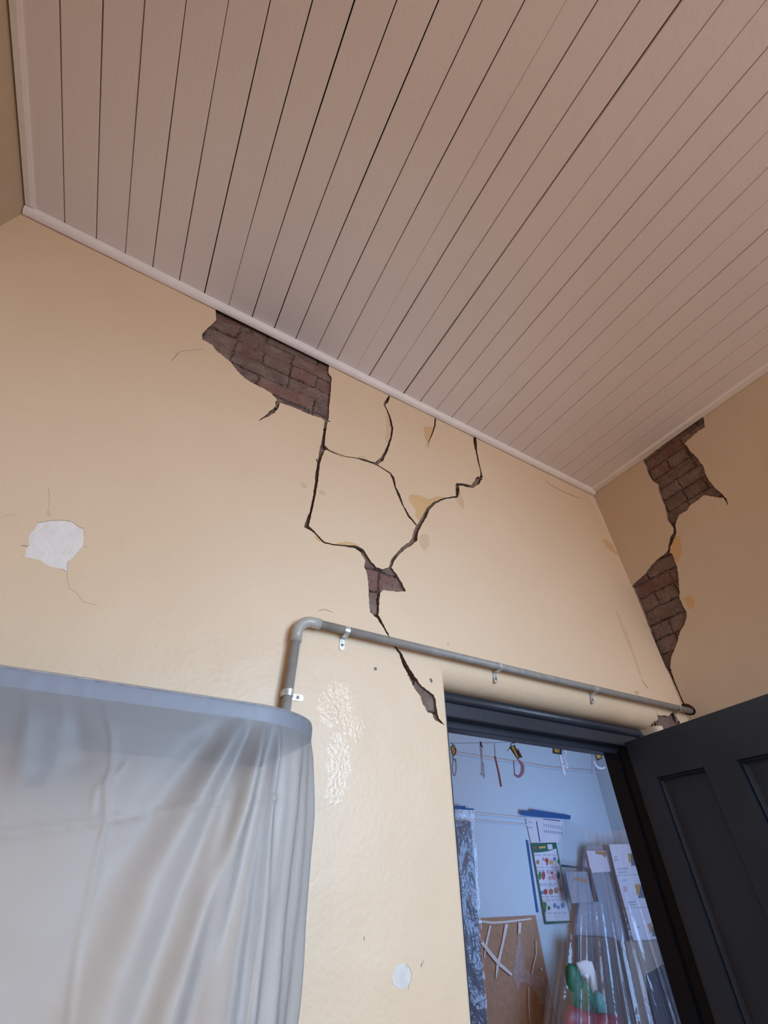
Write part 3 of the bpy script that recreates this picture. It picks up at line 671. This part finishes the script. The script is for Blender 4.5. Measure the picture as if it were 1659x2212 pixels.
while x < SCX: us.append(x); x += 0.0035
arcL = SCR*math.pi/2; k = 0.0
while k < arcL + 0.20: us.append(SCX + k); k += 0.0035
vs_ = [-0.032, -0.0295] + [-0.027 + 0.027*i/4 for i in range(5)]
z = 0.0
while z < 0.42: z += 0.0045; vs_.append(z)
while z < 1.55: z += 0.03; vs_.append(z)
bm = bmesh.new(); grid = []
for v in vs_:
    row = []
    for u in us:
        e = u - SCX
        if e <= 0: bx, by, nx, ny = u, SY, 0, -1
        elif e < arcL:
            a = e/SCR; bx, by, nx, ny = SCX+SCR*math.sin(a), SCY-SCR*math.cos(a), math.sin(a), -math.cos(a)
        else: bx, by, nx, ny = SCX+SCR, SCY+(e-arcL), 1, 0
        z = SZ0 - v
        off = 0.0022
        if v < 0:
            off += 0.0008*noise.noise(Vector((u*60, z*90, 3)))
            if u < -0.06: off += 0.003*max(0, noise.noise(Vector((u*35, 0, 7))))
            if v < -0.026: off -= 0.012*((-0.026 - v)/0.006)   # tucked over the top
        else:
            g = min(1, v/0.12)
            off += 0.004*min(1, v/0.03) + 0.010*g*(0.5+0.5*noise.noise(Vector((u*4, z*2.5, 1)))) + 0.0012*noise.noise(Vector((u*28, z*22, 5)))*g
            for ln, hw, am in folds:
                d, t = dist((u, z), ln); off += 0.85*am*math.exp(-(d/(hw*(0.5+0.9*t)))**2)*min(1, v/0.05)
            for ln, hw, am in sharp:
                d, t = dist((u, z), ln)
                if d < 0.012: off += 1.5*am*math.exp(-(d/hw))*min(1, 0.3+v/0.05)
            if e > -0.05:
                q_ = (e+0.05); am = 0.0042*min(1, v/0.10)*min(1, q_/0.06)
                off += am*(math.sin(q_*95+1.3*math.sin(v*9)) + 0.5*math.sin(q_*210+2))
                off += 0.012*min(1, max(0, e-0.05)/0.14)*min(1, v/0.33)
        row.append(bm.verts.new((bx+nx*off, min(by+ny*off, D-0.006), z if v >= -0.026 else SZ1+0.004-0.002*(v+0.032)/0.006)))
    grid.append(row)
for a, b in zip(grid, grid[1:]):
    for k in range(len(us)-1): bm.faces.new((a[k], a[k+1], b[k+1], b[k]))
obj('plastic_sheet', bm, M['sheet'], smooth=True, label='large milky plastic sheet hanging from the blue grey shelf at lower left', cat='plastic sheet')

# ------------------------------------------------------------------ room beyond the doorway
FW = 4.2; FX = onY(1290, 1680, FW).x
bm = bmesh.new(); box(bm, (-1.5, FW, 0), (FX+0.1, FW+0.1, 4.2)); obj('wall_far', bm, M['farwall'], kind='structure', label='pale blue white wall of the room beyond the doorway')
bm = bmesh.new(); box(bm, (FX, BY+0.3, 0), (FX+0.1, FW, 4.2)); obj('wall_far_side', bm, M['farwall'], kind='structure', label='grey side wall of the room beyond the doorway')
bm = bmesh.new(); box(bm, (-1.5, BY+0.02, 4.2), (FX+0.1, FW+0.1, 4.3)); obj('ceiling_far', bm, M['farwall'], kind='structure', label='ceiling of the room beyond the doorway')
def flat(bm, pts, y, th=0.004, mi=0, to=onY):
    f = [bm.verts.new(to(px, py, y)) for px, py in pts]; b = [bm.verts.new(v.co + Vector((0, th, 0))) for v in f]
    bm.faces.new(f).material_index = mi; bm.faces.new(b[::-1]).material_index = mi
    for k in range(len(f)): bm.faces.new((f[k], f[(k+1)%len(f)], b[(k+1)%len(f)], b[k])).material_index = mi
def strokes(bm, pts, y, th=0.004, mi=0):
    for (x0,y0,w0),(x1,y1,w1) in zip(pts, pts[1:]):
        l = math.hypot(x1-x0, y1-y0) or 1; nx, ny = -(y1-y0)/l, (x1-x0)/l
        flat(bm, [(x0+nx*w0/2, y0+ny*w0/2), (x1+nx*w1/2, y1+ny*w1/2), (x1-nx*w1/2, y1-ny*w1/2), (x0-nx*w0/2, y0-ny*w0/2)], y, th, mi)
# picture rails
for nm, pts, th in (('trim_4', [(900,1610),(1000,1629),(1190,1659),(1290,1668)], 5), ('trim_5', [(930,1750),(1030,1757),(1140,1768)], 4), ('trim_6', [(930,1769),(1030,1773),(1140,1782)], 3)):
    bm = bmesh.new(); strokes(bm, [(x, y, th) for x, y in pts], FW-0.022, 0.022)
    bmesh.ops.recalc_face_normals(bm, faces=bm.faces); obj(nm, bm, M['farrail'], kind='structure', label='horizontal rail on the far room wall')
# hanging string with cut-outs
HY = 3.4
T = (960, 1580, 3.77)
bm = bmesh.new(); tube(bm, [onY(930, 1606, HY), onY(1075, 1604, HY), onY(1130, 1602, HY), onY(1400, 1585, HY)], 0.0016, 6)
obj('hanging_string', bm, M['dark'], label='thin string stretched across the far room near its top', cat='string')
def hanger(name, label, cat, parts, at):
    c = onY(*P([at], T)[0], HY); o = empty(name, c, label=label, cat=cat, group='cut-outs hanging from the string')
    for nm, matl, polys, strk in parts:
        bm = bmesh.new()
        for k, pl_ in enumerate(polys): flat(bm, P(pl_, T), HY-0.004*(1+k)-(0.006 if 'label' in nm else 0), 0.003)
        for s in strk: strokes(bm, P(s, T), HY-(0.012 if 'print' in nm else 0), 0.006 if 'print' not in nm else 0.001)
        bmesh.ops.recalc_face_normals(bm, faces=bm.faces); obj(nm, bm, matl, o)
ring_ = lambda cx, cy, rx, ry, w, n=18, a0=0, a1=2*math.pi: [(cx+rx*math.cos(a0+(a1-a0)*k/n), cy+ry*math.sin(a0+(a1-a0)*k/n), w) for k in range(n+1)]
hanger('hanging_cutout', 'grey loop cut-out with an amber tag, leftmost on the string', 'hanging decoration', [
    ('tag', M['black'], [[(48,125),(82,108),(98,180),(68,208)]], []), ('tag_label', M['yellow'], [[(54,130),(80,117),(90,175),(70,196)]][:1], []),
    ('hook', M['dark'], [], [[(60,92,4),(72,112,5),(92,135,4),(100,160,3)]]), ('loop', M['greycard'], [], [ring_(82,290,15,70,8), [(62,210,14),(75,228,12),(98,235,8)]])], (66,92))
hanger('hanging_cutout', 'narrow grey cut-out seen edge-on, second from the left on the string', 'hanging decoration', [
    ('hook', M['dark'], [], [[(296,82,12),(300,120,16),(315,125,4)]]), ('strip', M['greycard'], [], [[(300,120,22),(302,170,16),(306,240,9),(308,345,10)], [(290,345,8),(312,352,10),(328,378,5)], [(318,250,5),(326,360,5)]])], (297,84))
hanger('hanging_stick', 'thin dark red stick hanging from a pale thread', 'hanging decoration', [
    ('stick', M['redstick'], [], [[(411,198,11),(440,320,12),(464,450,14)]]), ('thread', M['greycard'], [], [[(408,95,3),(412,150,7),(416,195,5)]])], (408,95))
hanger('hanging_cutout', 'pinkish curved hook-shaped cut-out with a twisted black and yellow tag', 'hanging decoration', [
    ('tag', M['black'], [[(528,128),(572,108),(615,205),(600,235)], [(600,140),(636,210),(626,218),(596,165)]], []), ('tag_label', M['yellow'], [[(545,126),(560,118),(600,205),(597,222)]], []),
    ('hook', M['dark'], [], [[(512,158,4),(522,150,4),(540,126,5),(548,95,5),(572,90,16),(582,82,8)]]),
    ('ribbon', M['white'], [], [[(596,132,6),(594,165,12),(625,238,8)]]),
    ('curve', M['pink'], [], [[(605,235,10),(632,262,22),(641,300,28),(632,345,26),(605,370,22),(578,355,12),(570,340,6)], [(565,235,5),(572,340,5)]])], (575,88))
hanger('hanging_cutout', 'white R-shaped cut-out with a square black and yellow tag', 'hanging decoration', [
    ('tag', M['black'], [[(882,100),(958,112),(956,190),(882,178)]], []), ('tag_label', M['yellow'], [[(896,115),(936,121),(936,172),(896,167)]], []),
    ('tag_print', M['black'], [], [[(912,135,3),(926,150,4),(922,165,3)]]), ('hook', M['dark'], [], [[(920,60,4),(921,104,4)]]), 
    ('stem', M['white'], [], [[(944,188,18),(962,270,20),(980,355,20)]]), ('bowl', M['white'], [], [[(958,130,10),(980,150,14),(990,172,12),(985,190,9),(974,207,6)], [(972,212,10),(990,245,11),(1009,308,9)], [(964,262,12),(985,288,12),(1009,306,8)]])], (920,100))
hanger('hanging_cutout', 'pale cut-out with a tall stem and curved bowl beside the right door jamb', 'hanging decoration', [
    ('tag', M['black'], [[(1212,160),(1268,175),(1286,220),(1246,238)]], []), ('tag_label', M['amber'], [[(1222,170),(1264,180),(1276,212),(1250,224)]], []),
    ('hook', M['dark'], [], [[(1238,44,4),(1238,170,4)]]), ('stem', M['greycard'], [], [[(1212,160,14),(1212,346,16)]]), ('bowl', M['white'], [], [[(1222,240,8),(1232,275,12),(1260,298,16),(1290,302,16),(1310,292,10)]])], (1215,160))

def thing(name, label, cat, build, matl, group=None, bev=0):
    bm = bmesh.new(); build(bm); bmesh.ops.recalc_face_normals(bm, faces=bm.faces)
    return obj(name, bm, matl, label=label, cat=cat, group=group)
TY = FW-0.004
Z6 = (960, 1700, 3.19)
tp = lambda *polys: (lambda bm: [flat(bm, p, TY, 0.003) for p in polys])
thing('painter_tape', 'short blue tape strip beside the left door jamb', 'tape', lambda bm: [flat(bm, P([(70,130),(145,130),(145,145),(203,148),(203,160),(140,157),(70,152)], Z6), FW-0.05, 0.003)], M['tape'])
thing('painter_tape', 'long wrinkled blue tape strip across the top of the clear sheeting', 'tape', lambda bm: [flat(bm, P([(530,160),(597,166),(600,153),(872,196),(866,224),(595,202),(530,194)], Z6), FW-0.036, 0.004)], M['tape'])
thing('painter_tape', 'vertical blue tape strip left of the illustrated chart', 'tape', lambda bm: [flat(bm, P([(561,363),(577,368),(650,865),(634,862)], Z6), TY, 0.003)], M['tape'])
# wrapped grey-blue panel by the left jamb
wp = empty('wrapped_panel', onY(1010, 2212, 4.05), label='grey blue upright panel wrapped in plastic beside the left door jamb', cat='panel')
bm = bmesh.new(); flat(bm, P([(60,230),(180,232),(205,480),(230,900),(260,1250),(320,1900),(60,1900)], Z6), 4.12, 0.04); obj('panel', bm, M['greypanel'], wp)
def drape(name, cols, n, y0, y1, fn, matl, **kw):
    """cols: list of (topx,topy,botx,boty) pixel columns; n rows; fn(s,t)->depth offset"""
    bm = bmesh.new(); g = []; m_ = len(cols)-1; ns = kw.pop('ns', 60); kx = kw.pop('kx', 0)
    for j in range(n+1):
        t = j/n; row = []
        for i in range(ns+1):
            s = i/ns; q_ = s*m_; k = min(int(q_), m_-1); f = q_-k; c = [cols[k][a]*(1-f)+cols[k+1][a]*f for a in range(4)]
            row.append(bm.verts.new(onY(c[0]+(c[2]-c[0])*t, c[1]+(c[3]-c[1])*t, y0+(y1-y0)*t + kx*s + fn(s, t))))
        g.append(row)
    for a, b in zip(g, g[1:]):
        for k in range(ns): bm.faces.new((a[k], a[k+1], b[k+1], b[k]))
    return obj(name, bm, matl, smooth=True, **kw)
c1 = P([(70,150),(75,1900),(205,160),(320,1900)], Z6)
drape('plastic_wrap', [(c1[0][0],c1[0][1],c1[1][0],c1[1][1]),(c1[2][0],c1[2][1],c1[3][0],c1[3][1])], 90, 4.06, 4.05,
      lambda s, t: 0.014*noise.noise(Vector((s*3, t*12, 2)))+0.012*abs(noise.noise(Vector((s*7+t*14, t*34-s*8, 6)))), M['wrap'], parent=wp, ns=26)
# brown board with glue and a torn strip
bb_ = empty('backing_board', onY(1100, 2212, FW), label='brown board with white glue streaks and a torn grey patch low on the far wall', cat='board')
bm = bmesh.new(); flat(bm, P([(232,905),(628,884),(700,1260),(775,1640),(850,2000),(300,2000)], Z6), TY-0.008, 0.008); bmesh.ops.recalc_face_normals(bm, faces=bm.faces); obj('board', bm, M['kraft'], bb_)
bm = bmesh.new()
flat(bm, jag(P([(510,990),(525,1050),(545,1150),(560,1260),(610,1290),(680,1320),(715,1370),(740,1525),(690,1510),(645,1490),(635,1420),(600,1380),(565,1345),(520,1350),(515,1400),(495,1380),(475,1310),(470,1270),(485,1180),(500,1110)], Z6), 0.8, 4), TY-0.010, 0.002)
obj('torn_patch', bm, M['torn'], bb_)
for gi, s in enumerate(([(240,925,14),(330,935,18),(420,930,18),(600,908,12)], [(318,955,14),(295,1060,14),(275,1180,6)], [(428,945,22),(405,1070,16),(370,1220,22),(355,1320,6)], [(520,935,22),(515,1010,14)],
          [(258,1068,24),(320,1150,22),(380,1220,24),(465,1295,20)], [(632,1060,5),(635,1150,5),(610,1240,7),(603,1290,8)], [(665,1245,10),(668,1265,6)], [(585,1375,5),(582,1500,4),(590,1620,3)])):
    f = [(x+random.uniform(-2,2), y, w*random.uniform(0.8,1.15)) for x, y, w in s]; bm = bmesh.new(); strokes(bm, P(f, Z6), TY-0.013-0.002*gi, 0.002)
    bmesh.ops.recalc_face_normals(bm, faces=bm.faces); obj('glue_streak', bm, M['glue'], bb_)
# chart with green header
Z4 = (1120, 1720, 5.53)
def layered(name, label, cat, base, prints, matlist, y, group=None):
    bm = bmesh.new(); flat(bm, P(base, Z4), y, 0.003, 0)
    for pi, (poly, mi) in enumerate(prints): flat(bm, P(poly, Z4), y-0.0015-0.0002*pi, 0.0015, mi)
    bmesh.ops.recalc_face_normals(bm, faces=bm.faces)
    return obj(name, bm, matlist, label=label, cat=cat, group=group)
def blob(cx, cy, rx, ry, n=8): return [(cx+rx*math.cos(2*math.pi*k/n), cy+ry*math.sin(2*math.pi*k/n)) for k in range(n)]
def bl(t, v):  # position on the chart: t across, v down
    xl = 150 + (320-150)*v; xr = 450 + (640-450)*v; y = 560 + (1530-560)*v
    return (xl+(xr-xl)*t, y - 8*t*(1-v))
pr = []
pr.append(([bl(0,0),bl(1,0),bl(1,0.07),bl(0.6,0.105),bl(0.3,0.115),bl(0,0.12)], 1))
pr.append(([bl(0,0.12),bl(0.035,0.12),bl(0.06,0.97),bl(0,1)], 1)); pr.append(([bl(0.0,0.965),bl(1,0.955),bl(1,0.985),bl(0,1)], 1)); pr.append(([bl(0.965,0.07),bl(1,0.07),bl(1,0.96),bl(0.975,0.96)], 1))
pr.append(([bl(0.63,0.02),bl(0.82,0.02),bl(0.82,0.08),bl(0.63,0.085)], 8)); pr.append(([bl(0.28,0.045),bl(0.55,0.04),bl(0.55,0.065),bl(0.28,0.07)], 3)); pr.append(([bl(0.06,0.045),bl(0.2,0.045),bl(0.2,0.065),bl(0.06,0.068)], 2))
pics = [(0.14,0.235,18,28,6),(0.5,0.215,22,28,2),(0.5,0.25,10,28,2),(0.66,0.24,22,26,3),(0.82,0.2,16,22,5),(0.95,0.23,10,28,4),
        (0.13,0.40,18,52,4),(0.27,0.40,20,54,2),(0.5,0.36,26,24,7),(0.52,0.43,24,26,7),(0.68,0.42,22,38,7),(0.85,0.40,14,52,5),(0.62,0.37,12,20,2),
        (0.11,0.61,16,24,5),(0.24,0.60,22,34,2),(0.45,0.60,24,36,6),(0.66,0.585,24,38,6),(0.85,0.57,22,32,6),
        (0.10,0.76,30,36,4),(0.11,0.81,8,44,4),(0.26,0.80,14,26,4),(0.5,0.77,16,30,5),(0.62,0.79,14,22,5),(0.8,0.77,20,30,5),(0.4,0.20,10,20,7)]
for a, b, rx, ry, k in pics: c = bl(a, b); pr.append((blob(c[0], c[1], rx, ry), k))
for v in (0.30, 0.335, 0.5, 0.52, 0.66, 0.70, 0.86, 0.15):
    for t in (0.08, 0.25, 0.45, 0.62, 0.8):
        c = bl(t+random.uniform(-.02,.02), v); pr.append(([(c[0],c[1]),(c[0]+34,c[1]-2),(c[0]+34,c[1]+5),(c[0],c[1]+7)], 9))
layered('picture_chart', 'tall white picture chart with a dark green header and small coloured pictures', 'chart', [bl(0,0),bl(1,0),bl(1,1),bl(0,1)], pr,
    [M['paper'],M['green'],M['c_red'],M['c_yel'],M['c_grn'],M['c_blu'],M['c_brn'],M['c_pnk'],M['paper'],M['c_pal']], FW-0.012)
pr = [([(300+i*26, 325+i*4),(312+i*26, 327+i*4),(316+i*26, 368+i*4),(304+i*26, 366+i*4)], 1) for i in range(9)] + [([(305+i*26, 400+i*3),(318+i*26, 402+i*3),(322+i*26, 435+i*3),(308+i*26, 433+i*3)], 1) for i in range(9)] + \
     [([(120,300),(165,310),(165,322),(120,312)], 1), ([(125,365),(172,372),(172,384),(125,377)], 1), ([(300,268),(500,290),(500,300),(300,276)], 2), ([(215,300),(222,300),(262,545),(254,545)], 2)]
layered('printed_notice', 'white sheet with two rows of pale blue print under the long blue tape', 'notice', [(80,245),(540,268),(500,560),(150,555)], pr, [M['paper'], M['c_pal'], M['c_ink']], FW-0.010)
# white sheets with amber pictures by the right jamb
for nm, lab, base, prints in (
  ('notice_sheet', 'upper white sheet with an amber picture beside the right door jamb', [(1080,575),(1400,570),(1500,930),(1170,945)],
     [([(1305,690),(1345,680),(1345,780),(1325,800)], 1), ([(1345,680),(1420,690),(1420,830),(1350,830),(1345,780)], 2), ([(1140,720),(1180,715),(1185,735),(1145,740)], 3), ([(1140,755),(1200,750),(1205,770),(1145,778)], 3), ([(1180,860),(1310,850),(1315,872),(1190,882)], 3), ([(1195,900),(1300,895),(1305,915),(1200,920)], 3)]),
  ('notice_sheet', 'middle white sheet with an amber picture beside the right door jamb', [(1172,948),(1505,935),(1590,1320),(1275,1335)],
     [([(1390,1060),(1450,1045),(1455,1150),(1420,1190)], 1), ([(1455,1060),(1540,1060),(1540,1215),(1430,1215),(1450,1150)], 2), ([(1240,1000),(1290,995),(1292,1010),(1243,1015)], 3), ([(1250,1080),(1290,1075),(1300,1140),(1262,1145)], 4), ([(1310,1260),(1400,1245),(1405,1268),(1318,1282)], 3), ([(1330,1292),(1400,1285),(1402,1305),(1335,1312)], 3)]),
  ('notice_sheet', 'lower white sheet with an amber picture beside the right door jamb', [(1278,1338),(1592,1325),(1680,1700),(1380,1740)],
     [([(1545,1530),(1590,1510),(1610,1600),(1575,1640)], 1), ([(1595,1560),(1660,1560),(1665,1680),(1600,1670)], 2), ([(1400,1560),(1450,1555),(1455,1575),(1405,1580)], 3)])):
    layered(nm, lab, 'paper', base, prints, [M['paper'], M['amber'], M['c_ink'], M['c_pal'], M['c_pnk']], 4.0, 'white sheets beside the right jamb')
thing('paper_stand', 'brown and grey board standing behind the plastic at the right', 'board', lambda bm: flat(bm, P([(820,590),(1110,575),(1500,2000),(1600,2900),(700,2900),(690,1560)], Z4), 4.10, 0.03), M['greycard'])
thing('photo_card', 'small grey card with a dark brown picture behind the plastic', 'card', lambda bm: (flat(bm, P([(815,650),(1060,650),(1110,900),(870,915)], Z4), 4.07, 0.01), flat(bm, P([(915,655),(1055,658),(1040,735),(1000,700),(925,690)], Z4), 4.068, 0.002, 1)), [M['paper'], M['c_brn']])
thing('photo_card', 'grey card with a long brown picture at the centre behind the plastic', 'card', lambda bm: (flat(bm, P([(560,900),(860,900),(930,1260),(640,1280)], Z4), 4.07, 0.01), flat(bm, P([(665,965),(820,985),(815,1040),(670,1000)], Z4), 4.068, 0.002, 1)), [M['greycard'], M['c_brn']])
thing('dark_frame', 'thin dark corner frame behind the plastic, right of the chart', 'frame', lambda bm: strokes(bm, P([(530,830,26),(700,850,26),(850,868,30),(890,1060,36),(940,1260,40)], Z4), 4.05, 0.02), M['dark'])
thing('storage_box', 'dark brown cardboard box low behind the plastic', 'box', lambda bm: flat(bm, P([(920,1030),(1180,1040),(1330,1700),(1370,1900),(940,1900)], Z6), 3.95, 0.12), M['brownbox'])
thing('storage_box', 'tan cardboard box at the lower right behind the plastic', 'box', lambda bm: flat(bm, P([(1250,1070),(1460,1060),(1500,1250),(1560,1900),(1400,1900)], Z6), 3.93, 0.12), M['tanbox'])
thing('storage_box', 'dark navy box at the bottom right beside the door jamb', 'box', lambda bm: flat(bm, P([(1420,1300),(1540,1230),(1700,1900),(1480,1900)], Z6), 3.88, 0.12), M['navybox'])
def lump(name, label, poly, y, depth, matl, cat='bag'):
    pts = [onY(*p, y) for p in P(poly, Z6)]; c = sum(pts, Vector())/len(pts); bm = bmesh.new(); prev = None
    for k in range(7):
        a = math.pi/2*k/6; s = math.cos(a)*0.98+0.02
        ring = [bm.verts.new(c + (p-c)*s + Vector((0, -depth*math.sin(a) + 0.01*noise.noise(p*9), 0))) for p in pts]
        if prev:
            for i in range(len(ring)): bm.faces.new((prev[i], prev[(i+1)%len(ring)], ring[(i+1)%len(ring)], ring[i]))
        else: bm.faces.new(ring[::-1])
        prev = ring
    bm.faces.new(prev); bmesh.ops.recalc_face_normals(bm, faces=bm.faces)
    obj(name, bm, matl, smooth=True, label=label, cat=cat)
lump('cloth_bag', 'green bag behind the plastic at the bottom of the doorway', [(850,1210),(900,1230),(950,1330),(1010,1380),(1050,1480),(1060,1560),(960,1570),(880,1540),(850,1480),(840,1330)], 3.85, 0.05, M['greenbag'])
lump('cloth_bag', 'red bag below the green one behind the plastic', [(850,1490),(960,1540),(1100,1560),(1200,1570),(1215,1700),(1215,1800),(830,1800),(815,1600)], 3.83, 0.06, M['redbag'])
lump('cloth_bag', 'small teal and white bundle between green bag and brown box', [(1040,1400),(1080,1420),(1120,1510),(1110,1560),(1050,1560),(1030,1480)], 3.82, 0.03, M['teal'], 'bundle')
lump('cloth_bag', 'crumpled off-white bundle on top of the green bag', [(900,1210),(960,1190),(1010,1200),(1040,1280),(1050,1400),(1010,1440),(990,1340),(940,1300)], 3.84, 0.03, M['glue'], 'bundle')
# clear sheeting
def fan(s, t):
    a = 0.0
    for c, w, am in ((0.30,0.010,0.05),(0.42,0.02,-0.06),(0.50,0.008,0.06),(0.56,0.012,-0.05),(0.62,0.007,0.06),(0.70,0.012,-0.06),(0.78,0.007,0.07),(0.86,0.014,-0.05),(0.92,0.008,0.05)):
        a -= am*math.exp(-((s-c)/w)**2)*min(1, max(0, t-0.12)*2.2)
    return a + 0.05*noise.noise(Vector((s*3, t*3, 1)))*t + 0.003*noise.noise(Vector((s*22, t*8, 8)))
c2 = [(1222,1770,1150,2420), (1240,1778,1200,2420), (1262,1788,1290,2420), (1290,1797,1400,2420), (1316,1797,1480,2420), (1350,1790,1570,2420)]
drape('clear_sheet', c2, 110, FW-0.03, 3.72, fan, M['clear'], ns=220, kx=-0.40, label='clear creased plastic sheeting hanging over the notices in the far room', cat='plastic sheet')
